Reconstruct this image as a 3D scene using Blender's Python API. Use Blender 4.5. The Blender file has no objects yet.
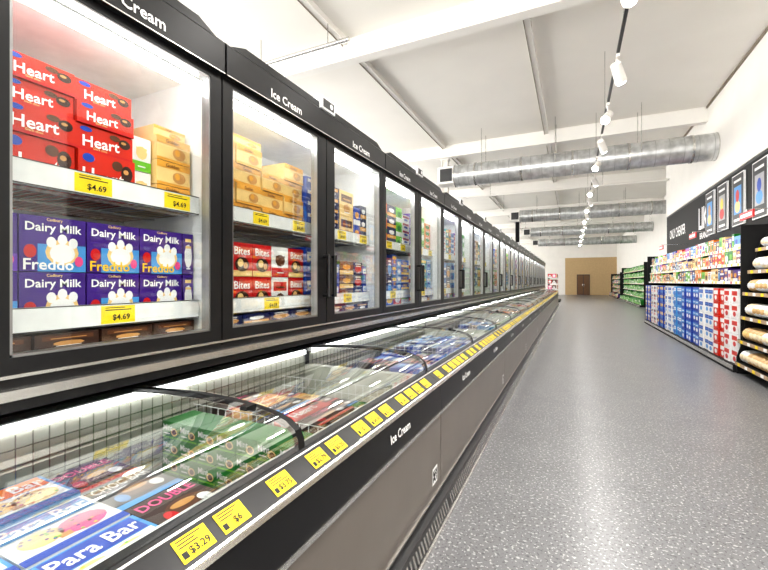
import bpy, math, random
from mathutils import Vector
random.seed(7)
SC=bpy.context.scene
# ---------------------------------------------------------------- materials
MATS={}
def mat(name,col,rough=0.5,metal=0.0,emit=0.0,var=0.06,scale=14.0,bump=0.0,spec=None):
    if name in MATS: return MATS[name]
    m=bpy.data.materials.new(name); m.use_nodes=True
    nt=m.node_tree; b=nt.nodes['Principled BSDF']
    b.inputs['Roughness'].default_value=rough; b.inputs['Metallic'].default_value=metal
    if spec is not None: b.inputs['Specular IOR Level'].default_value=spec
    tc=nt.nodes.new('ShaderNodeTexCoord'); n=nt.nodes.new('ShaderNodeTexNoise'); n.inputs['Scale'].default_value=scale
    nt.links.new(tc.outputs['Object'],n.inputs['Vector'])
    r=nt.nodes.new('ShaderNodeValToRGB')
    r.color_ramp.elements[0].position=0.3; r.color_ramp.elements[1].position=0.7
    r.color_ramp.elements[0].color=(*[c*(1-var) for c in col],1); r.color_ramp.elements[1].color=(*[min(1,c*(1+var)) for c in col],1)
    nt.links.new(n.outputs['Fac'],r.inputs['Fac']); nt.links.new(r.outputs['Color'],b.inputs['Base Color'])
    if bump:
        bp=nt.nodes.new('ShaderNodeBump'); bp.inputs['Strength'].default_value=bump
        nt.links.new(n.outputs['Fac'],bp.inputs['Height']); nt.links.new(bp.outputs['Normal'],b.inputs['Normal'])
    if emit:
        b.inputs['Emission Color'].default_value=(*col,1); b.inputs['Emission Strength'].default_value=emit
    MATS[name]=m; return m
def glassmat(name,tint,f0,f1,rough=0.02):
    m=bpy.data.materials.new(name); m.use_nodes=True; nt=m.node_tree; nt.nodes.clear()
    o=nt.nodes.new('ShaderNodeOutputMaterial'); mx=nt.nodes.new('ShaderNodeMixShader')
    t=nt.nodes.new('ShaderNodeBsdfTransparent'); t.inputs['Color'].default_value=(*tint,1)
    g=nt.nodes.new('ShaderNodeBsdfGlossy'); g.inputs['Roughness'].default_value=rough
    lw=nt.nodes.new('ShaderNodeLayerWeight'); lw.inputs['Blend'].default_value=0.35
    mr=nt.nodes.new('ShaderNodeMapRange'); mr.inputs['To Min'].default_value=f0; mr.inputs['To Max'].default_value=f1
    nt.links.new(lw.outputs['Fresnel'],mr.inputs['Value']); nt.links.new(mr.outputs['Result'],mx.inputs['Fac'])
    nt.links.new(t.outputs[0],mx.inputs[1]); nt.links.new(g.outputs[0],mx.inputs[2]); nt.links.new(mx.outputs[0],o.inputs['Surface'])
    MATS[name]=m; return m
GL=glassmat('door_glass',(0.97,0.985,0.98),0.02,0.26)
GL2=glassmat('lid_glass',(0.92,0.955,0.945),0.05,0.5)
BLK=mat('black_frame',(0.010,0.010,0.011),0.33,spec=.35)
BLK2=mat('black_matte',(0.012,0.012,0.013),0.6,spec=.25)
DGR=mat('dark_grey',(0.04,0.04,0.042),0.4)
TAU=mat('taupe_panel',(0.20,0.175,0.155),0.30,0.35,scale=3)
STL=mat('steel_trim',(0.62,0.61,0.59),0.25,0.9)
GALV=mat('galvanised_duct',(0.56,0.57,0.57),0.32,0.6,var=0.22,scale=6)
GALV2=mat('duct_seam',(0.42,0.43,0.43),0.35,0.6)
WHT=mat('white_enamel',(0.80,0.81,0.81),0.4)
LIN=mat('liner_grey',(0.60,0.60,0.53),0.45)
WPT=mat('white_paint',(0.86,0.84,0.80),0.7,scale=2,var=0.02)
CEI=mat('ceiling_paint',(0.86,0.835,0.785),0.8,scale=1,var=0.02)
EDG=mat('beam_edge',(0.25,0.21,0.17),0.7)
LED=mat('led_tube',(1,0.99,0.97),0.5,emit=18)
LED2=mat('led_chest',(1,0.99,0.97),0.5,emit=12)
LMP=mat('lamp_face',(1,0.98,0.94),0.5,emit=30)
TXW=mat('text_white',(0.9,0.9,0.9),0.5)
TXB=mat('text_black',(0.01,0.01,0.01),0.5)
YEL=mat('tag_yellow',(0.92,0.68,0.01),0.5)
BEI=mat('beige_wall',(0.55,0.40,0.22),0.7)
P={}
def pc(n,c): P[n]=mat('print_'+n,c,0.35)
pc('red',(0.55,0.008,0.01));pc('orangered',(0.60,0.02,0.004));pc('purple',(0.050,0.010,0.22));pc('violet',(0.14,0.03,0.45));pc('sky',(0.07,0.30,0.66))
pc('blue',(0.01,0.06,0.42));pc('navy',(0.006,0.012,0.09));pc('green',(0.006,0.20,0.02));pc('lime',(0.16,0.5,0.03));pc('yellow',(0.9,0.55,0.02))
pc('gold',(0.75,0.36,0.05));pc('cream',(0.83,0.58,0.24));pc('white',(0.82,0.82,0.82));pc('brown',(0.11,0.035,0.012));pc('choc',(0.04,0.014,0.008))
pc('pink',(0.78,0.08,0.26));pc('orange',(0.85,0.2,0.01));pc('black',(0.012,0.012,0.015));pc('teal',(0.01,0.24,0.30));pc('tan',(0.55,0.28,0.09));pc('grey',(0.4,0.4,0.42))
pc('loaf',(0.62,0.40,0.19));pc('dough',(0.80,0.68,0.48))
# ---------------------------------------------------------------- mesh builder
TCACHE={}
def textmesh(s):
    if s in TCACHE: return TCACHE[s]
    cu=bpy.data.curves.new('t','FONT'); cu.body=s; cu.resolution_u=2; cu.offset=0.018
    ob=bpy.data.objects.new('t',cu); SC.collection.objects.link(ob)
    dg=bpy.context.evaluated_depsgraph_get(); me=ob.evaluated_get(dg).to_mesh()
    vs=[(v.co.x,v.co.y) for v in me.vertices]; fs=[tuple(p.vertices) for p in me.polygons]
    x0=min(v[0] for v in vs);x1=max(v[0] for v in vs);y0=min(v[1] for v in vs);y1=max(v[1] for v in vs)
    vs=[(v[0]-x0,v[1]-y0) for v in vs]
    bpy.data.objects.remove(ob); bpy.data.curves.remove(cu)
    TCACHE[s]=(vs,fs,x1-x0,y1-y0); return TCACHE[s]
def V3(*a): return Vector(a)
class MB:
    def __init__(s): s.v=[];s.f=[];s.m=[];s.mats=[];s.sm=[]
    def mi(s,m):
        if m not in s.mats: s.mats.append(m)
        return s.mats.index(m)
    def add(s,vs,fs,m,smooth=False):
        b=len(s.v); s.v+= [tuple(v) for v in vs]; k=s.mi(m)
        for f in fs: s.f.append(tuple(b+i for i in f)); s.m.append(k); s.sm.append(smooth)
    def box(s,x0,x1,y0,y1,z0,z1,m):
        x0,x1=sorted((x0,x1));y0,y1=sorted((y0,y1));z0,z1=sorted((z0,z1))
        s.add([(x0,y0,z0),(x1,y0,z0),(x1,y1,z0),(x0,y1,z0),(x0,y0,z1),(x1,y0,z1),(x1,y1,z1),(x0,y1,z1)],
              [(0,3,2,1),(4,5,6,7),(0,1,5,4),(1,2,6,5),(2,3,7,6),(3,0,4,7)],m)
    def obox(s,O,U,V,w,h,d,m):
        N=U.cross(V); a=[O,O+U*w,O+U*w+V*h,O+V*h]; b=[p-N*d for p in a]
        s.add(a+b,[(0,1,2,3),(7,6,5,4),(0,4,5,1),(1,5,6,2),(2,6,7,3),(3,7,4,0)],m)
    def prism(s,prof,y0,y1,m,smooth=False):
        n=len(prof); vs=[(p[0],y0,p[1]) for p in prof]+[(p[0],y1,p[1]) for p in prof]
        fs=[(i,(i+1)%n,n+(i+1)%n,n+i) for i in range(n)]+[tuple(range(n))[::-1],tuple(range(n,2*n))]
        s.add(vs,fs,m,smooth)
    def strip(s,prof,y0,y1,m,smooth=True):
        n=len(prof); vs=[(p[0],y0,p[1]) for p in prof]+[(p[0],y1,p[1]) for p in prof]
        s.add(vs,[(i,i+1,n+i+1,n+i) for i in range(n-1)],m,smooth)
    def band(s,prof,t,y0,y1,m):
        n=len(prof); off=[]
        for i in range(n):
            a=prof[max(0,i-1)];b=prof[min(n-1,i+1)]; dx=b[0]-a[0];dz=b[1]-a[1];l=math.hypot(dx,dz)
            off.append((prof[i][0]-dz/l*t,prof[i][1]+dx/l*t))
        for i in range(n-1): s.prism([prof[i],prof[i+1],off[i+1],off[i]],y0,y1,m)
    def cyl(s,p0,p1,r,m,n=12,r1=None,smooth=True,caps=True):
        p0=Vector(p0);p1=Vector(p1); r1=r if r1 is None else r1
        d=(p1-p0).normalized(); a=d.cross(Vector((0,0,1)))
        if a.length<1e-3: a=Vector((1,0,0))
        a.normalize(); b=d.cross(a)
        vs=[p0+(a*math.cos(2*math.pi*i/n)+b*math.sin(2*math.pi*i/n))*r for i in range(n)]
        vs+=[p1+(a*math.cos(2*math.pi*i/n)+b*math.sin(2*math.pi*i/n))*r1 for i in range(n)]
        s.add(vs,[(i,(i+1)%n,n+(i+1)%n,n+i) for i in range(n)],m,smooth)
        if caps: s.add(vs,[tuple(range(n))[::-1],tuple(range(n,2*n))],m)
    def quad(s,O,U,V,u0,u1,v0,v1,m,off=0.0015):
        N=U.cross(V)*off; s.add([O+U*u0+V*v0+N,O+U*u1+V*v0+N,O+U*u1+V*v1+N,O+U*u0+V*v1+N],[(0,1,2,3)],m)
    def ell(s,O,U,V,u,v,ru,rv,m,off=0.002,n=14):
        N=U.cross(V)*off
        s.add([O+U*(u+ru*math.cos(2*math.pi*i/n))+V*(v+rv*math.sin(2*math.pi*i/n))+N for i in range(n)],[tuple(range(n))],m)
    def text(s,t,O,U,V,u,v,h,m,off=0.003,maxw=None,slant=0.0):
        vs,fs,w,hh=textmesh(t); k=h/hh
        kx=k
        if maxw and w*k>maxw: kx=maxw/w
        N=U.cross(V)*off
        s.add([O+U*(u+(p[0]-w/2)*kx)+V*(v+(p[1]-hh/2)*k+slant*(p[0]-w/2)*kx)+N for p in vs],fs,m)
    def blob(s,c,r,m,e=0.6,nu=10,nv=6):
        vs=[];fs=[]
        f=lambda a:math.copysign(abs(a)**e,a)
        for j in range(nv+1):
            t=-math.pi/2+math.pi*j/nv
            for i in range(nu):
                q=2*math.pi*i/nu
                vs.append((c[0]+r[0]*f(math.cos(t))*f(math.cos(q)),c[1]+r[1]*f(math.cos(t))*f(math.sin(q)),c[2]+r[2]*f(math.sin(t))))
        for j in range(nv):
            for i in range(nu): fs.append((j*nu+i,j*nu+(i+1)%nu,(j+1)*nu+(i+1)%nu,(j+1)*nu+i))
        s.add(vs,fs,m,True)
    def mesh(s,name):
        me=bpy.data.meshes.new(name); me.from_pydata(s.v,[],s.f)
        for m in s.mats: me.materials.append(m)
        me.polygons.foreach_set('material_index',s.m); me.polygons.foreach_set('use_smooth',s.sm); me.update(); return me
    def obj(s,name,parent=None,loc=(0,0,0)): return mkobj(name,s.mesh(name),parent,loc)
def mkobj(name,me,parent=None,loc=(0,0,0)):
    o=bpy.data.objects.new(name,me); o.location=loc; SC.collection.objects.link(o)
    if parent: o.parent=parent
    return o
def empty(name,loc=(0,0,0)):
    o=bpy.data.objects.new(name,None); o.location=loc; SC.collection.objects.link(o); return o
UY=V3(0,1,0);UYn=V3(0,-1,0);UZ=V3(0,0,1);UX=V3(1,0,0);UXn=V3(-1,0,0)
# ---------------------------------------------------------------- packaging art
def pack(mb,O,U,V,w,h,d,st):
    O=Vector(O)
    base={'heart':'orangered','milk':'purple','gold':'cream','bites':'red','green':'green','choc':'choc','party':'sky','party2':'white','party3':'sky','gaytime':'black','blue':'blue'}.get(st)
    if base:
        mb.obox(O,U,V,w,h,d,P[base])
    if st=='heart':
        mb.quad(O,U,V,0,w,0,h*.1,P['red'])
        mb.ell(O,U,V,w*.84,h*.66,w*.11,h*.2,P['choc']); mb.ell(O,U,V,w*.66,h*.80,w*.1,h*.12,P['brown'])
        mb.ell(O,U,V,w*.82,h*.70,w*.05,h*.06,P['tan'],.003)
        mb.text('Heart',O,U,V,w*.42,h*.42,h*.44,TXW,maxw=w*.72,slant=.06); mb.ell(O,U,V,w*.16,h*.84,w*.1,h*.1,P['blue'])
        mb.text('Dark choc',O,U,V,w*.4,h*.15,h*.09,P['cream'],maxw=w*.5)
    elif st=='milk':
        mb.quad(O,U,V,w*.25,w,0,h*.5,P['sky']) if random.random()<.4 else mb.quad(O,U,V,0,w,0,h*.3,P['violet'])
        mb.ell(O,U,V,w*.62,h*.36,w*.26,h*.24,P['cream'],.002)
        for a,b in((.45,.54),(.62,.60),(.79,.54)): mb.ell(O,U,V,w*a,h*b,w*.075,h*.1,P['white'],.0024)
        mb.ell(O,U,V,w*.62,h*.34,w*.2,h*.18,P['white'],.0032)
        mb.text('Dairy Milk',O,U,V,w*.5,h*.78,h*.2,TXW,maxw=w*.92); mb.text('Cadbury',O,U,V,w*.5,h*.94,h*.07,P['cream'],maxw=w*.4)
        mb.text('Freddo',O,U,V,w*.42,h*.13,h*.2,P['yellow'] if random.random()<.5 else TXW,off=.004,maxw=w*.75)
        mb.ell(O,U,V,w*.14,h*.36,w*.09,h*.12,P['red'],.004); mb.ell(O,U,V,w*.88,h*.2,w*.07,h*.1,P['pink'],.004)
    elif st=='gold':
        mb.quad(O,U,V,0,w,h*.72,h,P['gold']); mb.quad(O,U,V,0,w,0,h*.12,P['gold'])
        mb.ell(O,U,V,w*.65,h*.4,w*.2,h*.25,P['tan']); mb.ell(O,U,V,w*.6,h*.45,w*.08,h*.15,P['gold'],.003)
        mb.text('Golden',O,U,V,w*.45,h*.85,h*.16,P['brown'],maxw=w*.8)
    elif st=='bites':
        mb.quad(O,U,V,0,w,0,h*.18,P['cream']); mb.ell(O,U,V,w*.5,h*.36,w*.34,h*.22,P['choc']); mb.ell(O,U,V,w*.42,h*.4,w*.14,h*.12,P['cream'],.003); mb.ell(O,U,V,w*.66,h*.32,w*.1,h*.1,P['tan'],.003)
        mb.text('Bites',O,U,V,w*.5,h*.76,h*.24,TXW,maxw=w*.8)
    elif st=='green':
        mb.quad(O,U,V,w*.02,w*.98,h*.02,h*.12,P['lime']); mb.ell(O,U,V,w*.7,h*.42,w*.2,h*.24,P['cream']); mb.ell(O,U,V,w*.72,h*.42,w*.13,h*.16,P['brown'],.003)
        mb.text('Mint',O,U,V,w*.34,h*.66,h*.36,TXW,maxw=w*.55); mb.quad(O,U,V,w*.1,w*.45,h*.25,h*.32,P['white'])
    elif st in('choc','gaytime'):
        c=P['sky'] if st=='gaytime' else P['red']
        mb.quad(O,U,V,0,w,0,h*.14,c); mb.ell(O,U,V,w*.55,h*.42,w*.34,h*.2,P['brown']); mb.ell(O,U,V,w*.5,h*.46,w*.2,h*.08,P['tan'],.003)
        mb.ell(O,U,V,w*.78,h*.34,w*.1,h*.12,P['white'],.0035); mb.ell(O,U,V,w*.2,h*.3,w*.09,h*.14,c,.004)
        mb.text('DOUBLE' if st=='choc' else 'CHOC BAR',O,U,V,w*.5,h*.8,h*.2,P['pink'] if st=='choc' else P['white'],maxw=w*.88)
    elif st in('party','party2','party3'):
        mb.quad(O,U,V,0,w,0,h*.14,P['blue']); mb.quad(O,U,V,w*.05,w*.95,h*.62,h*.97,P['blue' if st=='party' else 'sky' if st=='party2' else 'orange'],.0012)
        mb.quad(O,U,V,w*.04,w*.96,h*.16,h*.60,P['white'],.0012)
        mb.ell(O,U,V,w*.30,h*.40,w*.2,h*.18,P['cream']); mb.ell(O,U,V,w*.68,h*.36,w*.24,h*.2,P['cream' if st!='party2' else 'pink'])
        mb.quad(O,U,V,w*.40,w*.52,h*.2,h*.3,P['tan'],.0025)
        for i in range(30):
            a=random.random()*6.28; q=random.random()**.5
            cx,cy,rx,ry=((.30,.40,.18,.16) if i%2 else (.68,.36,.22,.18))
            mb.ell(O,U,V,w*(cx+rx*q*math.cos(a)),h*(cy+ry*q*math.sin(a)),w*.02,h*.02,P[random.choice(['pink','orange','yellow','purple','brown','lime','blue'])],.003,7)
        mb.text('Para Bar',O,U,V,w*.5,h*.79,h*.24,TXW,maxw=w*.86)
    elif st=='blue':
        mb.quad(O,U,V,0,w,h*.35,h*.65,P['white']); mb.text('Ice',O,U,V,w*.5,h*.5,h*.22,P['blue'],maxw=w*.7)
def gpack(mb,O,U,V,w,h,d,c1,c2,c3='white',txt=True,k=None):
    O=Vector(O); mb.obox(O,U,V,w,h,d,P[c1]); k=random.randint(0,2) if k is None else k
    if k==0: mb.quad(O,U,V,0,w,h*.0,h*.3,P[c2]); mb.ell(O,U,V,w*.5,h*.55,w*.3,h*.2,P[c3],n=9)
    elif k==1: mb.quad(O,U,V,w*.1,w*.9,h*.55,h*.85,P[c2]); mb.ell(O,U,V,w*.5,h*.3,w*.25,h*.18,P[c3],n=9)
    else: mb.ell(O,U,V,w*.5,h*.45,w*.38,h*.3,P[c2],n=9); mb.quad(O,U,V,w*.2,w*.8,h*.8,h*.88,P[c3])
    if txt: mb.quad(O,U,V,w*.22,w*.78,h*.64,h*.7,P[c3],.0025); mb.quad(O,U,V,w*.3,w*.7,h*.12,h*.16,P['white'],.0025)
def cpack(mb,O,U,V,w,h,d,c1,c2,c3):
    O=Vector(O); mb.obox(O,U,V,w,h,d,P[c1])
    mb.quad(O,U,V,w*.06,w*.94,h*.55,h*.85,P[c2]); mb.ell(O,U,V,w*.5,h*.3,w*.25,h*.18,P[c3],n=10); mb.quad(O,U,V,w*.2,w*.8,h*.67,h*.74,P[c3],.0025)
# ---------------------------------------------------------------- room shell
def fl_mat():
    m=bpy.data.materials.new('speckled_vinyl'); m.use_nodes=True; nt=m.node_tree; b=nt.nodes['Principled BSDF']; L=nt.links.new
    tc=nt.nodes.new('ShaderNodeTexCoord')
    def spk(scale,lo,hi,loc):
        mp=nt.nodes.new('ShaderNodeMapping'); mp.inputs['Location'].default_value=loc
        w=nt.nodes.new('ShaderNodeTexNoise'); w.inputs['Scale'].default_value=scale; w.inputs['Detail'].default_value=1.5
        r=nt.nodes.new('ShaderNodeValToRGB'); r.color_ramp.elements[0].position=lo; r.color_ramp.elements[1].position=hi
        L(tc.outputs['Object'],mp.inputs['Vector']); L(mp.outputs['Vector'],w.inputs['Vector']); L(w.outputs['Fac'],r.inputs['Fac']); return r
    base=nt.nodes.new('ShaderNodeRGB'); base.outputs[0].default_value=(0.185,0.187,0.196,1)
    lg=spk(58,0.61,0.65,(0,0,0)); dk=spk(66,0.57,0.65,(31,17,5)); med=spk(3.0,0.3,0.7,(3,2,1))
    def mix(a,b_,f):
        x=nt.nodes.new('ShaderNodeMix'); x.data_type='RGBA'; L(f,x.inputs['Factor']); L(a,x.inputs['A']); x.inputs['B'].default_value=b_; return x.outputs['Result']
    c=mix(base.outputs[0],(0.095,0.096,0.104,1),dk.outputs['Color']); c=mix(c,(0.46,0.46,0.46,1),lg.outputs['Color'])
    x=nt.nodes.new('ShaderNodeMix'); x.data_type='RGBA'; x.blend_type='MULTIPLY'; x.inputs['Factor'].default_value=0.1; L(c,x.inputs['A']); L(med.outputs['Color'],x.inputs['B'])
    L(x.outputs['Result'],b.inputs['Base Color']); b.inputs['Roughness'].default_value=0.28
    return m
FL=fl_mat()
def room(name,x0,x1,y0,y1,z0,z1,m):
    b=MB(); b.box(x0,x1,y0,y1,z0,z1,m); return b.obj(name)
H=5.7; YB=48; YF=-5; XL=-9; XR=3.0; XR2=4.2
room('floor',XL-.2,XR2+.3,YF-.2,YB+.3,-0.12,0,FL)
b=MB(); b.box(XL-.2,XR2+.3,YF-.2,YB+.3,H,H+.15,CEI)
b.obj('ceiling')
room('wall_right',XR,XR+.2,YF,17,0,H,WPT)
room('wall_right_return',XR+.2,XR2+.2,16.8,17,0,H,WPT)
room('wall_right_far',XR2,XR2+.2,17,YB,0,H,WPT)
b=MB(); b.box(XL,XR2+.2,YB,YB+.2,0,H,WPT); b.box(-.7,XR2,YB-.03,YB,0,4.0,BEI); b.obj('wall_back')
b=MB(); b.box(XL-.2,XL,YF,YB,0,2.4,WPT)
for i in range(12): b.box(XL-.15,XL-.05,YF+i*4.8,YF+i*4.8+.12,2.4,H,WPT)  # wall top left open, an added unseen clerestory gap admitting world light
b.obj('wall_left')
b=MB()
for i in range(7): b.box(XL+i*2.0,XL+i*2.0+.1,YF-.15,YF-.05,0,H,DGR)
b.box(XL,XR,YF-.15,YF-.05,2.6,2.7,DGR); b.obj('light_opening_1')  # added frame behind the camera; rear end kept open so world light enters
b=MB()
b.box(.45,1.7,YB-.1,YB-.035,0,2.2,DGR); b.box(.5,1.05,YB-.12,YB-.1,0.02,2.12,mat('door_wood',(.16,.08,.035),.5)); b.box(1.1,1.65,YB-.12,YB-.1,0.02,2.12,MATS['door_wood'])
b.cyl((1.0,YB-.15,.95),(1.0,YB-.15,1.2),.02,STL); b.cyl((1.15,YB-.15,.95),(1.15,YB-.15,1.2),.02,STL); b.obj('door_1')
b=MB()
for i in range(-1,7):
    y=6.1+6.1*i; xr=XR2 if y>17 else XR
    b.box(XL,xr,y,y+.2,5.32,5.35,WPT); b.box(XL,xr,y+.03,y+.17,5.35,H,WPT)
b.obj('trim_1')
b=MB()
for x in(-6.6,-3.64,-.66): b.box(x-.05,x+.05,YF,YB,5.60,H,WPT); b.box(x-.055,x-.045,YF,YB,5.58,5.66,EDG)
b.obj('trim_2')
b=MB(); b.box(XR-.03,XR,YF,17,H-.05,H,EDG); b.box(XR-.03,XR,YF,17,3.66,3.70,WPT); b.obj('trim_3')
b=MB(); b.box(XR-.015,XR,YF,17,0,.1,BLK2); b.obj('baseboard_right')
def column(x,y,m,top=5.32,r=.1):
    b=MB(); b.box(x-r,x+r,y-r*.12,y+r*.12,0,top,m); b.box(x-r,x-r+.02,y-r,y+r,0,top,m); b.box(x+r-.02,x+r,y-r,y+r,0,top,m); b.box(x-r*1.6,x+r*1.6,y-r*1.6,y+r*1.6,0,.02,m); b.box(x-r*1.5,x+r*1.5,y-r*1.5,y+r*1.5,top-.02,top,m); b.obj('steel_column')
column(-3.7,12.5,WPT); column(-2.9,24.5,BLK2)
def duct(y,z,r,x0,x1,name='air_duct',strap=True):
    b=MB(); n=32; x=x0; k=0
    while x<x1-.01:
        e=min(x+.14,x1); b.cyl((x,y,z),(e-.014,y,z),r,GALV,n,caps=False); b.cyl((e-.014,y,z),(e,y,z),r+.005,GALV2 if k%2==0 else GALV,n,caps=False)
        if k%9==4: b.cyl((x,y,z),(x+.05,y,z),r+.012,STL,n,caps=False)
        k+=1; x=e
    b.cyl((x0-.02,y,z),(x0,y,z),r+.02,STL,n); b.cyl((x1-.02,y,z),(x1-.002,y,z),r+.01,STL,n)
    if strap:
        xx=x0+.8
        while xx<x1:
            b.cyl((xx,y-r,z),(xx,y-r,H-.002),.008,STL,6); b.cyl((xx,y+r,z),(xx,y+r,H-.002),.008,STL,6); xx+=1.9
    b.box(x0-.5,x0-.02,y-r*.8,y+r*.8,z-r*.8,z+r*.8,WPT)
    b.box(x0-.42,x0-.06,y-r*.8-.012,y-r*.8,z-r*.6,z+r*.6,DGR)
    b.obj(name)
duct(11.6,4.52,.31,-3.1,XR-.002); duct(21.5,4.75,.3,-2.4,XR2-.002); duct(27.4,4.6,.28,-2.4,XR2-.002); duct(34,4.5,.28,-2.4,XR2-.002)
b=MB(); b.cyl((XL+.01,5.5,5.25),(-3.2,5.5,5.25),.035,STL)
for x in(-7,-5,-3.6): b.cyl((x,5.5,5.25),(x,5.5,H-.003),.01,STL,6)
b.obj('service_pipe')
b=MB()
for y in(16.5,20,26,30): b.cyl((-4,y,4.9),(XR-.01,y,4.9),.04,WPT); b.cyl((-3,y,4.9),(-3,y,H-.003),.01,STL,6); b.cyl((1,y,4.9),(1,y,H-.003),.01,STL,6)
b.obj('sprinkler_pipes')
# ---------------------------------------------------------------- track lighting
tr=empty('track_lighting',(.55,0,0))
b=MB(); b.box(-.018,.018,-1,40,4.43,4.47,DGR)
for i in range(14): b.cyl((0,-.5+i*3,4.47),(0,-.5+i*3,H-.003),.006,STL,6)
b.obj('rail',tr)
def head():
    b=MB(); b.box(-.02,.02,-.09,.09,4.39,4.43,WPT); b.cyl((0,0,4.39),(0,0,4.27),.012,WPT,8)
    b.cyl((-.03,-.09,4.29),(.05,.1,4.13),.065,WPT,14,r1=.075); b.cyl((.05,.1,4.13),(.056,.112,4.12),.062,LMP,14)
    return b.mesh('spot_head')
hm=head()
ys=[-0.2+1.6*i for i in range(22)]
for i,y in enumerate(ys):
    o=mkobj('spot_head',hm,tr,(0,y,0))
    if i%2: o.rotation_euler=(0,0,math.pi)
    ld=bpy.data.lights.new('spot','SPOT'); ld.energy=200; ld.spot_size=2.6; ld.spot_blend=1; ld.shadow_soft_size=.12; ld.color=(1,.97,.93)
    lo=bpy.data.objects.new('spot_lamp',ld); lo.location=(0,y,4.08); lo.parent=tr; SC.collection.objects.link(lo)
# ---------------------------------------------------------------- upright freezers
XD=-1.5; W=1.78
def upright_mesh():
    b=MB()
    b.box(-2.3,-1.82,0,W,0,1.02,BLK2)
    b.box(-2.3,-1.50,0,W,1.02,1.10,BLK); b.box(-1.50,-1.462,0,W,1.055,1.085,STL); b.box(-1.5,-1.475,0,W,1.02,1.05,BLK); b.box(-1.50,-1.49,0,W,1.115,1.125,STL)
    b.box(-2.24,-1.545,.02,W-.02,1.10,1.17,WHT)
    b.box(-2.3,-2.24,0,W,1.10,2.42,BLK2); b.box(-2.24,-2.20,.02,W-.02,1.17,2.38,WHT)
    for y in(0,W-.02): b.box(-2.24,-1.55,y,y+.02,1.10,2.42,WHT)
    b.box(-2.24,-1.55,.02,W-.02,2.38,2.42,WHT)
    b.box(-2.3,-1.49,0.004,W-.004,2.42,2.53,BLK)
    b.prism([(-1.50,2.375),(-1.475,2.38),(-1.475,2.52),(-1.49,2.535),(-1.50,2.535)],.006,W-.006,BLK)
    b.box(-1.4755,-1.472,.006,W-.006,2.375,2.38,STL)
    b.box(-2.2,-1.55,.1,W-.1,2.53,2.55,DGR)
    b.add([(-1.49,.03,2.53),(-1.49,.14,2.575),(-1.49,W-.14,2.575),(-1.49,W-.03,2.53),(-1.7,.03,2.53),(-1.7,.14,2.575),(-1.7,W-.14,2.575),(-1.7,W-.03,2.53)],
          [(0,3,2,1),(4,5,6,7),(0,1,5,4),(1,2,6,5),(2,3,7,6)],BLK)
    b.box(-1.56,-1.47,W/2-.10,W/2+.06,2.535,2.615,WHT); b.quad(V3(-1.47,W/2-.10,2.535),UY,UZ,.015,.145,.012,.068,DGR); b.ell(V3(-1.47,W/2-.10,2.535),UY,UZ,.11,.04,.018,.018,TXW,.004)
    for k in range(2):
        y0=k*W/2; y1=y0+W/2; a=.065 if k==0 else .10; c=.10 if k==0 else .065
        b.box(-1.545,-1.50,y0+.004,y0+a,1.10,2.415,BLK); b.box(-1.545,-1.50,y1-c,y1-.004,1.10,2.415,BLK)
        b.box(-1.545,-1.50,y0+a,y1-c,2.345,2.415,BLK); b.box(-1.545,-1.50,y0+a,y1-c,1.10,1.175,BLK)
        for (ya,yb,za,zb) in((y0+a,y0+a+.008,1.175,2.345),(y1-c-.008,y1-c,1.175,2.345),(y0+a,y1-c,2.337,2.345),(y0+a,y1-c,1.175,1.183)):
            b.box(-1.55,-1.503,ya,yb,za,zb,mat('bezel',(.3,.3,.3),.3,.8))
        b.text('Ice Cream',V3(-1.475,0,0),UY,UZ,(y0+y1)/2,2.425,.048,TXW)
        hy=y1-.035 if k==0 else y0+.035
        b.cyl((-1.455,hy,1.30),(-1.455,hy,1.58),.013,BLK,10)
        for z in(1.31,1.57): b.cyl((-1.50,hy,z),(-1.455,hy,z),.011,BLK,8)
        b.box(-1.60,-1.565,y0+.07,y1-.07,2.335,2.375,WHT); b.box(-1.602,-1.572,y0+.075,y1-.075,2.30,2.334,LED)
        for z in(1.235,1.725):
            ya=y0+(.03 if k==0 else 0);yb=y1-(.03 if k else 0)
            b.box(-1.635,-1.62,ya,yb,z-.005,z+.08,WHT); b.box(-1.6195,-1.618,ya,yb,z-.005,z,DGR); b.box(-1.6195,-1.618,ya,yb,z+.077,z+.08,DGR)
            for j in range(3): b.box(-2.2+.25*j,-2.19+.25*j,ya,yb,z-.01,z,STL)
            n=26
            for j in range(n): yy=ya+(yb-ya)*j/(n-1); b.box(-2.2,-1.635,yy-.003,yy+.003,z,z+.006,STL)
            for yy in((y0+.33,y0+.68) if z>1.5 else (y0+.42,)):
                O=V3(-1.62,yy,z+.004); b.quad(O,UY,UZ,0,.13,0,.068,YEL); b.text('$4.69',O,UY,UZ,.075,.022,.026,TXB); b.quad(O,UY,UZ,.015,.115,.05,.054,TXB,.002); b.quad(O,UY,UZ,.015,.09,.059,.062,TXB,.002)
    g=MB()
    for k in range(2): g.box(-1.525,-1.520,k*W/2+.065,(k+1)*W/2-.065,1.175,2.345,GL)
    return b.mesh('cabinet'),g.mesh('glass_doors')
cm,gm=upright_mesh()
Z1,Z2,Z0=1.241,1.731,1.17
def shelfstock(b,y0,y1,z,hmax,cols,lo=.85):
    y=y0
    while y<y1-.05:
        w=random.choice((.12,.16,.2,.22)); w=min(w,y1-y)
        if w<.05: break
        c=random.choice(cols); h=random.choice((.08,.11,.15,.20)); n=max(1,round(random.uniform(lo,1.05)*hmax/h)); kk=random.randint(0,2)
        while n>1 and n*h>hmax*1.08: n-=1
        for i in range(n):
            gpack(b,(-1.65,y+.002,z+i*h),UY,UZ,w-.006,h-.003,.36,*c,k=kk)
        y+=w
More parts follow.
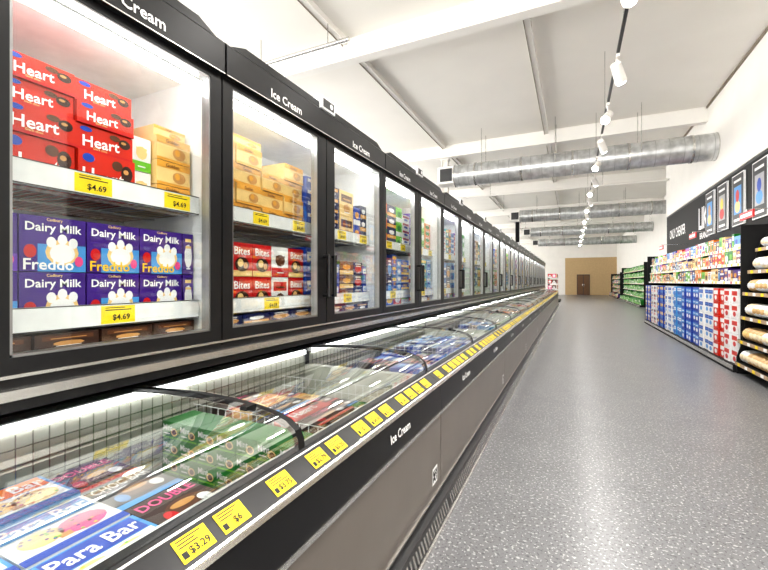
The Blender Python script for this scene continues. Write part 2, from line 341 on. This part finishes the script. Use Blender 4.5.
PAL=[('blue','white','sky'),('navy','gold','white'),('green','white','lime'),('white','red','blue'),('cream','brown','gold'),('teal','yellow','white'),('red','white','yellow'),('orange','green','white'),('sky','white','blue'),('brown','cream','gold'),('violet','white','pink'),('lime','white','green'),('blue','yellow','tan'),('navy','sky','white'),('purple','white','gold')]
def stock(kind):
    b=MB()
    if kind==0:
        o=-.393
        def Y(v): return v-o
        for c in range(3):
            y=.425+.218*c; z=Z2
            for r,h in enumerate((.17,.10,.085,.085)):
                pack(b,(-1.66-.004*r-(.012 if (r+c)%2 else 0),Y(y),z),UY,UZ,.212,h-.003,.34,'heart'); z+=h
        for r in range(2): gpack(b,(-1.70,Y(1.085),Z2+r*.15),UY,UZ,.085,.147,.3,'white','lime','cream',k=0)
        for r in range(3): pack(b,(-1.67,Y(1.178),Z2+r*.11),UY,UZ,.17,.107,.35,'gold')
        pack(b,(-1.70,Y(1.185),Z2+.33),UY,UZ,.16,.05,.3,'gold')
        for c in range(4):
            for r in range(2): pack(b,(-1.66,Y(.48+.205*c),Z1+r*.195),UY,UZ,.20,.192,.36,'milk')
        for r in range(2): gpack(b,(-1.66,Y(1.302),Z1+r*.195),UY,UZ,.055,.192,.3,'purple','white','cream')
        for c in range(4): gpack(b,(-1.62,Y(.5+.21*c),Z0),UY,UZ,.2,.05,.3,'choc','brown','tan',k=1)
        shelfstock(b,.05,.80,Z1,.36,PAL); shelfstock(b,.05,.80,Z2,.36,PAL)
    elif kind==1:
        for c in range(4):
            n=(4,4,3,4)[c]
            for r in range(n): pack(b,(-1.66-.01*((r+c)%2),.05+.2*c,Z2+r*.108),UY,UZ,.194,.105,.36,'gold')
            if c<2: pack(b,(-1.67,.05+.2*c,Z2+n*.108),UY,UZ,.194,.05,.3,'gold')
        for c in range(5):
            for r in range(2): pack(b,(-1.66,.05+.16*c,Z1+r*.19),UY,UZ,.155,.187,.36,'bites') if c!=3 else gpack(b,(-1.66,.05+.16*c,Z1+r*.19),UY,UZ,.155,.187,.36,'white','red','brown')
        for c in range(8): gpack(b,(-1.62,.05+.21*c,Z0),UY,UZ,.2,.05,.3,'navy','tan')
        shelfstock(b,.86,1.75,Z2,.38,[('navy','gold','white'),('brown','cream','gold'),('cream','brown','tan'),('blue','white','gold')]); shelfstock(b,.86,1.75,Z1,.40,[('brown','cream','gold'),('blue','white','sky'),('navy','red','white')])
    else:
        for z in(Z1,Z2): shelfstock(b,.03,1.75,z,.43,PAL,.92)
        shelfstock(b,.05,1.7,Z0,.05,PAL)
    return b.mesh('frozen_dessert_boxes')
smesh={0:stock(0),1:stock(1)}
var=[stock(2) for _ in range(4)]
NU=14
for i in range(-1,NU):
    y=1.387+W*i
    e=empty('upright_freezer',(0,y,0)); mkobj('cabinet',cm,e); mkobj('glass_doors',gm,e)
    sm=smesh[0] if i==-1 else smesh[1] if i==0 else var[i%4]
    mkobj('frozen_dessert_boxes',sm,None,(0,y,0))
# ---------------------------------------------------------------- chest freezers
CP=[(-.835,.828),(-.837,.86),(-.852,.893),(-.89,.920),(-.95,.938),(-1.04,.952),(-1.17,.961),(-1.32,.964),(-1.5,.958),(-1.72,.943)]
M=2.6
def chest_mesh(tall):
    b=MB()
    b.box(-1.8,-.80,0,M,0,.12,BLK2)
    b.prism([(-.80,0),(-.675,0),(-.675,.02),(-.70,.095),(-.80,.10)],0,M,DGR)
    for i in range(64):
        y=.02+i*.04; b.obox(V3(-.6735,y,.022),UY,V3(-.316,0,.949),.018,.06,.002,STL)
    b.box(-.672,-.66,0,M,.0,.016,STL)
    b.box(-.86,-.742,.004,M-.004,.12,.60,TAU); b.box(-.86,-.746,0,M,.12,.6,BLK)
    b.box(-.75,-.728,0,M,.590,.606,STL); b.box(-.75,-.736,0,M,.12,.132,STL)
    b.prism([(-.734,.606),(-.748,.765),(-.87,.765),(-.87,.606)],.002,M-.002,BLK)
    b.prism([(-.738,.762),(-.744,.772),(-.76,.772),(-.76,.762)],0,M,STL)
    b.prism([(-.748,.768),(-.835,.828),(-.87,.828),(-.87,.768)],.002,M-.002,BLK)
    U=UY; Vv=V3(-.087,0,.060).normalized(); O=V3(-.748,0,.768)
    pr=['$3.75','$2.79','$5.25','$2','$4.50','$3.29','$6']; k=0; y=.06
    while y<M-.12:
        w=.088; b.quad(O,U,Vv,y,y+w,.022,.080,YEL); b.text(pr[k%7],O,U,Vv,y+w*.60,.040,.021,TXB,maxw=.055)
        for v in(.056,.064,.072): b.quad(O,U,Vv,y+.008,y+.008+w*random.uniform(.4,.8),v,v+.003,TXB,.002)
        b.quad(O,U,Vv,y+.006,y+.02,.030,.046,TXB,.002)
        k+=1; y+=random.choice((.115,.12,.13,.19))
    b.quad(O,U,Vv,0.0,M,.004,.012,STL); b.quad(O,U,Vv,0.0,M,.090,.096,STL)
    Vb=V3(-.014,0,.159).normalized()
    for yy in(.65,1.95): b.text('Ice Cream',V3(-.734,0,.606),UY,Vb,yy,.08,.042,TXW)
    b.quad(V3(-.742,M-.17,.2),UY,UZ,0,.09,0,.10,TXW,.002)
    for i in range(7):
        for j in range(7):
            if random.random()<.5 or (i in(0,6) and j in(0,6)): b.quad(V3(-.742,M-.17,.2),UY,UZ,.01+i*.01,.02+i*.01,.015+j*.01,.025+j*.01,TXB,.003)
    b.box(-1.76,-.87,0,M,.28,.30,LIN); b.box(-1.82,-1.76,0,M,0,.93,DGR); b.box(-1.76,-1.752,.03,M-.03,.30,.88,LIN)
    b.box(-.88,-.87,.03,M-.03,.30,.80,LIN)
    b.box(-1.76,-.87,0,.03,.12,.80,LIN); b.box(-1.76,-.87,M-.03,M,.12,.80,LIN)
    b.box(-1.76,-1.72,0,M,.925,.945,BLK); b.box(-1.752,-1.73,.05,M-.05,.885,.91,LED2)
    b.box(-.90,-.872,.05,M-.05,.80,.815,WHT)
    for i in range(52): y=.05+i*.05; b.box(-1.748,-1.744,y-.0015,y+.0015,.31,.87,STL)
    for z in range(9): b.box(-1.744,-1.740,.04,M-.04,.34+z*.06,.343+z*.06,STL)
    for yd in((1.62,2.3) if tall else (1.31,2.3,.05)):
        for i in range(18): x=-1.72+i*.049; b.cyl((x,yd,.31),(x,yd,.78),.0025,WHT,5)
        for z in range(8): b.cyl((-1.74,yd,.36+z*.06),(-.89,yd,.36+z*.06),.0025,WHT,5)
    for yy,t in((0,.02),(1.288,.034),(M-.02,.02)):
        b.band(CP,.016,yy,yy+t,BLK); b.band([(x,z-.012) for x,z in CP[3:]],.008,yy,yy+t,STL)
    b.box(-1.05,-1.02,1.24,1.288,.952,.966,BLK)
    g=MB()
    g.strip([(x,z+.004) for x,z in CP],.02,1.288,GL2); g.strip([(x,z+.004) for x,z in CP],1.322,M-.02,GL2)
    return b.mesh('body'),g.mesh('curved_lids')
bm0,lm=chest_mesh(True); bm_,_l=chest_mesh(False)
def cheststock(kind):
    b=MB()
    def pile(y0,y1,x0,x1,zt,styles,lh=.05,w=.22,d=.15,base=True,order=None):
        if base:
            nl=3
            for i in range(nl):
                h=(zt-lh-.03-.30)/nl
                c=random.choice(PAL); b.box(x0,x1,y0+.004*i,y1-.004*i,.30+h*i,.30+h*(i+1)-.003,P[c[0]])
        y=y0; q=0
        while y<y1-w*.6:
            x=x1
            while x-d>x0-.02:
                st=order[q%len(order)] if order else random.choice(styles); q+=1; hz=random.uniform(-.008,.012)
                O=(x-.004,y+.003,zt+hz)
                if isinstance(st,str): pack(b,O,UY,UXn,w-.008,d-.008,lh+.008,st)
                else: gpack(b,O,UY,UXn,w-.008,d-.008,lh+.008,*st)
                x-=d
            y+=w
    if kind==0:
        pile(.69,.95,-1.72,-.93,.715,[],w=.26,d=.255,lh=.06,order=['party','party2','party3'])
        pile(.95,1.17,-1.72,-1.0,.70,[],w=.22,d=.235,lh=.06,order=['choc','gaytime','choc'])
        pile(.43,.69,-1.72,-.93,.71,[],w=.26,d=.255,lh=.06,order=['party2','party','party2'])
        pile(.05,.42,-1.70,-.90,.68,['party','blue'],w=.24,d=.17)
        for c in range(7):
            for r in range(6): pack(b,(-1.70+.112*c,1.42,.30+.078*r),UX,UZ,.109,.075,.16,'green')
        for c in range(5):
            pack(b,(-1.01-.135*c,1.68,.76),UY,UXn,.30,.13,.06,('choc','heart','gaytime','gold','choc')[c]) ; pack(b,(-1.0-.135*c,2.0,.70),UY,UXn,.25,.13,.06,('green','gaytime','choc','gold','choc')[c])
        b.box(-1.69,-1.0,1.68,1.98,.30,.70,P['brown']); b.box(-1.69,-1.0,2.0,2.25,.30,.64,P['green'])
    elif kind==1:
        pile(.1,.6,-1.70,-.92,.62,[('cream','blue','sky'),('sky','white','blue'),('gold','brown','white')])
        pile(.6,1.28,-1.70,-.92,.70,['choc',('blue','white','navy'),('blue','white','sky')])
        pile(1.36,2.25,-1.70,-.92,.74,['blue',('blue','white','sky'),('navy','sky','white')])
    else:
        pile(.1,1.25,-1.70,-.92,random.uniform(.6,.75),random.sample(PAL,3)); pile(1.36,2.25,-1.70,-.92,random.uniform(.6,.75),random.sample(PAL,3))
    return b.mesh('frozen_food_packs')
cs=[cheststock(0),cheststock(1)]+[cheststock(2) for _ in range(3)]
for i in range(-1,10):
    y=-.19+M*i
    e=empty('chest_freezer',(0,y,0)); mkobj('body',bm0 if i==0 else bm_,e); mkobj('curved_lids',lm,e)
    if i>=0: mkobj('frozen_food_packs',cs[i] if i<2 else cs[2+i%3],None,(0,y,0))
    else: mkobj('frozen_food_packs',cs[3],None,(0,y,0))
# ---------------------------------------------------------------- right gondolas
XG=2.25
def gondola(y0,n,levels,xf,xb,name='shelving_unit',bw=1.2,top=2.15):
    b=MB(); L=n*bw
    b.box(xf,xb,y0,y0+L,0,.12,BLK2); b.box(xb-.03,xb,y0,y0+L,.12,top,DGR); b.box(xf-.008,xf,y0,y0+L,.04,.11,STL)
    for i in range(n+1): y=y0+i*bw; b.box(xb-.07,xb-.03,y-.02 if i else y,y+.02 if i<n else y,.12,top,BLK2)
    for z,dp in levels:
        b.box(xb-dp,xb-.03,y0,y0+L,z-.02,z,BLK2); b.box(xb-dp-.012,xb-dp,y0,y0+L,z-.035,z+.012,WHT)
        y=y0+.1
        while y<y0+L-.1: b.box(xb-dp-.015,xb-dp-.012,y,y+.06,z-.03,z+.008,random.choice((YEL,YEL,TXW,P['red']))); y+=random.uniform(.12,.24)
        for i in range(n+1):
            y=y0+i*bw; b.prism([(xb-.05,z-.02),(xb-dp+.03,z-.02),(xb-.05,z-.12)],max(y-.01,y0),min(y+.01,y0+L),BLK2)
    for y in(y0-.02,y0+L): b.box(xb-.6,xb,y,y+.02,0,top,BLK2)
    b.obj(name)
def rstock(b,ya,yb,x,z,hm,cols,ws=(.1,.14,.18),hs=(.12,.16,.22,.28),d=.3,full=False):
    y=yb
    while y>ya+.06:
        w=min(random.choice(ws),y-ya); h=random.choice(hs); h=min(h,hm); n=max(1,int(hm/h)) if full or random.random()<.6 else 1; c=random.choice(cols)
        for k in range(random.choice((1,2))):
            if y-w<ya: break
            for i in range(n): gpack(b,(x,y-.002,z+i*h),UYn,UZ,w-.006,h-.003,d,*c)
            y-=w
XB=2.94
lv=[(1.40,.55),(1.69,.52),(1.96,.50)]
gondola(7.9,7,lv,XG,XB,top=2.27)
b=MB()
bigc=[(7.9,8.45,('white','orangered','red')),(8.45,9.0,('orangered','white','white')),(9.0,9.9,('white','blue','sky')),(9.9,11.3,('blue','sky','white')),(11.3,12.1,('sky','white','blue')),(12.1,13.1,('white','blue','sky')),(13.1,14.2,('blue','yellow','sky')),(14.2,15.2,('white','navy','red')),(15.2,16.28,('blue','white','yellow'))]
for ya,yb,c in bigc:
    n=max(1,round((yb-ya)/.28)); w=(yb-ya)/n
    for i in range(n):
        for r in range(5):
            cpack(b,(XG+.04+.02*(i%2),yb-i*w-.004,.12+r*.235),UYn,UZ,w-.02,.228,.5,*c)
for z,dp in lv: rstock(b,7.95,16.25,XB-dp+.02,z,.25,PAL+[('white','grey','red'),('cream','white','tan'),('gold','red','white'),('red','yellow','white')],ws=(.12,.16,.2),hs=(.12,.2,.25),full=True)
b.obj('grocery_packets')
def bread_rack(y0,i0):
    b=MB(); y1=y0+1.2
    for y in(y0,y1-.025):
        pts=[(2.94,0),(2.28,0),(2.28,.25),(2.34,.45),(2.40,1.0),(2.46,1.6),(2.56,2.0),(2.70,2.2),(2.94,2.25)]
        b.prism([(p[0],p[1]) for p in pts],y,y+.025,BLK2)
    b.box(2.91,2.94,y0,y1,0,2.25,BLK2)
    k=MB()
    for z,xf in((.16,2.26),(.50,2.29),(.86,2.32),(1.22,2.35),(1.55,2.41),(1.88,2.50)):
        b.prism([(xf,z-.03),(xf,z+.03),(xf+.01,z+.03),(xf+.02,z),(2.91,z+.10),(2.91,z+.07)],y0+.025,y1-.025,BLK2)
        b.box(xf-.006,xf,y0+.03,y1-.03,z-.025,z+.025,mat('rack_edge',(.45,.33,.22),.5))
        for q in range(4): b.box(xf-.009,xf-.006,y0+.15+.27*q,y0+.24+.27*q,z-.022,z+.022,YEL if q%2 else TXW)
        y=y0+.12; n=0
        while y<y1-.08:
            if n%3==0: c,lb=random.choice([('loaf','dough'),('dough','white'),('white','loaf'),('loaf','white'),('dough','loaf'),('white','dough'),('loaf','cream'),('white','red')])
            n+=1; rz=.095 if z<1.8 else .08; x=xf+.16
            k.blob((x,y,z+.03+rz),(.14,.062,rz),P[c],.75,12,8)
            k.blob((x-.055,y,z+.03+rz),(.09,.052,rz*.6),P[lb],.7,12,8)
            k.blob((x+.3,y,z+.06+rz),(.12,.058,rz),P[c],.7)
            y+=.132
    e=empty('bread_rack',(0,0,0)); b.obj('frame',e); k.obj('bread_loaves',e)
for i in range(4): bread_rack(3.02+1.215*i,i)
gondola(25.9,9,[(.5,.5),(.9,.5),(1.3,.5),(1.7,.5),(2.1,.5)],3.35,4.15,top=2.5)
b=MB()
for z in(.12,.5,.9,1.3,1.7,2.1): rstock(b,25.95,36.6,3.42 if z<.3 else 3.68,z,.3,[('green','lime','green'),('green','white','lime'),('green','lime','white')],ws=(.3,.4),hs=(.24,.3),full=True)
b.obj('green_crates')
gondola(38,7,[(.5,.5),(.9,.5),(1.3,.5),(1.7,.5)],3.35,4.15,top=2.2)
b=MB()
for z in(.12,.5,.9,1.3,1.7): rstock(b,38.05,46.3,3.42 if z<.3 else 3.68,z,.3,PAL,ws=(.3,.4),hs=(.24,.3))
b.obj('grocery_packets')
b=MB(); b.box(-2.4,-.75,30,33,0,.12,BLK2); b.box(-1.6,-1.55,30,33,.12,2.0,WHT)
for z in(.5,.9,1.3,1.7): b.box(-2.0,-.95,30,33,z-.02,z,WHT)
b.obj('promotional_display')
b=MB()
for z in(.12,.5,.9,1.3,1.7):
    y=30.02
    while y<32.8: gpack(b,(-.97,y,z),UY,UZ,.2,.26,.35,*random.choice([('pink','white','red'),('cream','red','white'),('white','red','pink'),('brown','white','red'),('cream','brown','red')])); y+=.21
    for q in range(2): gpack(b,(-1.53+.27*q,29.995,z),UX,UZ,.25,.26,.02,random.choice(('pink','brown','red')),'white')
    gpack(b,(-1.95,30.005,z),UX,UZ,.19,.26,.2,'cream','white')
b.obj('snack_packets')
# ---------------------------------------------------------------- signage band
b=MB(); b.box(XR-.055,XR-.002,3,16.6,2.28,3.62,BLK2); b.box(XR-.058,XR-.055,3,16.6,3.58,3.62,DGR)
b.text('LIKE',V3(XR-.055,12.75,2.5),UYn,UZ,.5,.5,.55,TXW,maxw=1.0)
b.text('BRANDS',V3(XR-.055,12.75,2.5),UYn,UZ,.5,.06,.16,TXW,maxw=1.0)
b.text('ONLY CHEAPER',V3(XR-.055,16.3,2.5),UYn,UZ,1.2,.45,.3,TXW,maxw=2.0)
b.obj('sign_fascia')
pcx=[('cream','brown','tan'),('sky','white','blue'),('cream','orange','red'),('red','white','yellow')]
for i,y in enumerate((7.95,8.95,9.95,10.85,11.7)):
    b=MB(); x=XR-.062; b.box(x-.03,x,y-.31,y+.31,2.50,3.50,TXW); O=V3(x-.03,y+.31,2.50)
    b.quad(O,UYn,UZ,.02,.60,.02,.98,P['black'],.002); b.quad(O,UYn,UZ,.12,.50,.22,.76,P['sky' if i%2==0 else 'grey'],.004); b.ell(O,UYn,UZ,.31,.36,.14,.12,P[pcx[i%4][0]],.006); b.ell(O,UYn,UZ,.31,.57,.09,.12,P[pcx[i%4][2]],.007); b.quad(O,UYn,UZ,.12,.5,.08,.13,P['white'],.006); b.quad(O,UYn,UZ,.12,.5,.84,.89,P['white'],.006)
    b.obj('poster')
for y in(7.3,10.2,13.5):
    b=MB(); b.box(2.3,2.32,y,y+.5,2.32,2.43,P['red']); b.quad(V3(2.3,y+.5,2.32),UYn,UZ,.04,.46,.03,.08,TXW); b.cyl((2.31,y+.25,2.41),(2.31,y+.25,2.46),.006,STL,6); b.cyl((2.31,y+.25,2.46),(XR-.058,y+.25,2.46),.006,STL,6); b.obj('shelf_sign')
# ---------------------------------------------------------------- world & camera
w=bpy.data.worlds.new('world'); SC.world=w; w.use_nodes=True; nt=w.node_tree; bg=nt.nodes['Background']
bg.inputs['Color'].default_value=(1,.98,.945,1); bg.inputs['Strength'].default_value=6.2
cam=bpy.data.cameras.new('camera'); co=bpy.data.objects.new('camera',cam); SC.collection.objects.link(co)
co.location=(0,0,1.4); co.rotation_euler=(math.pi/2,0,math.radians(25.2)); cam.sensor_width=36; cam.lens=18.75; cam.shift_y=-.004; cam.clip_start=.05; cam.clip_end=200
SC.camera=co
try:
    SC.view_settings.view_transform='Standard'
    SC.view_settings.look='Medium High Contrast'
except Exception as ex: print(ex)
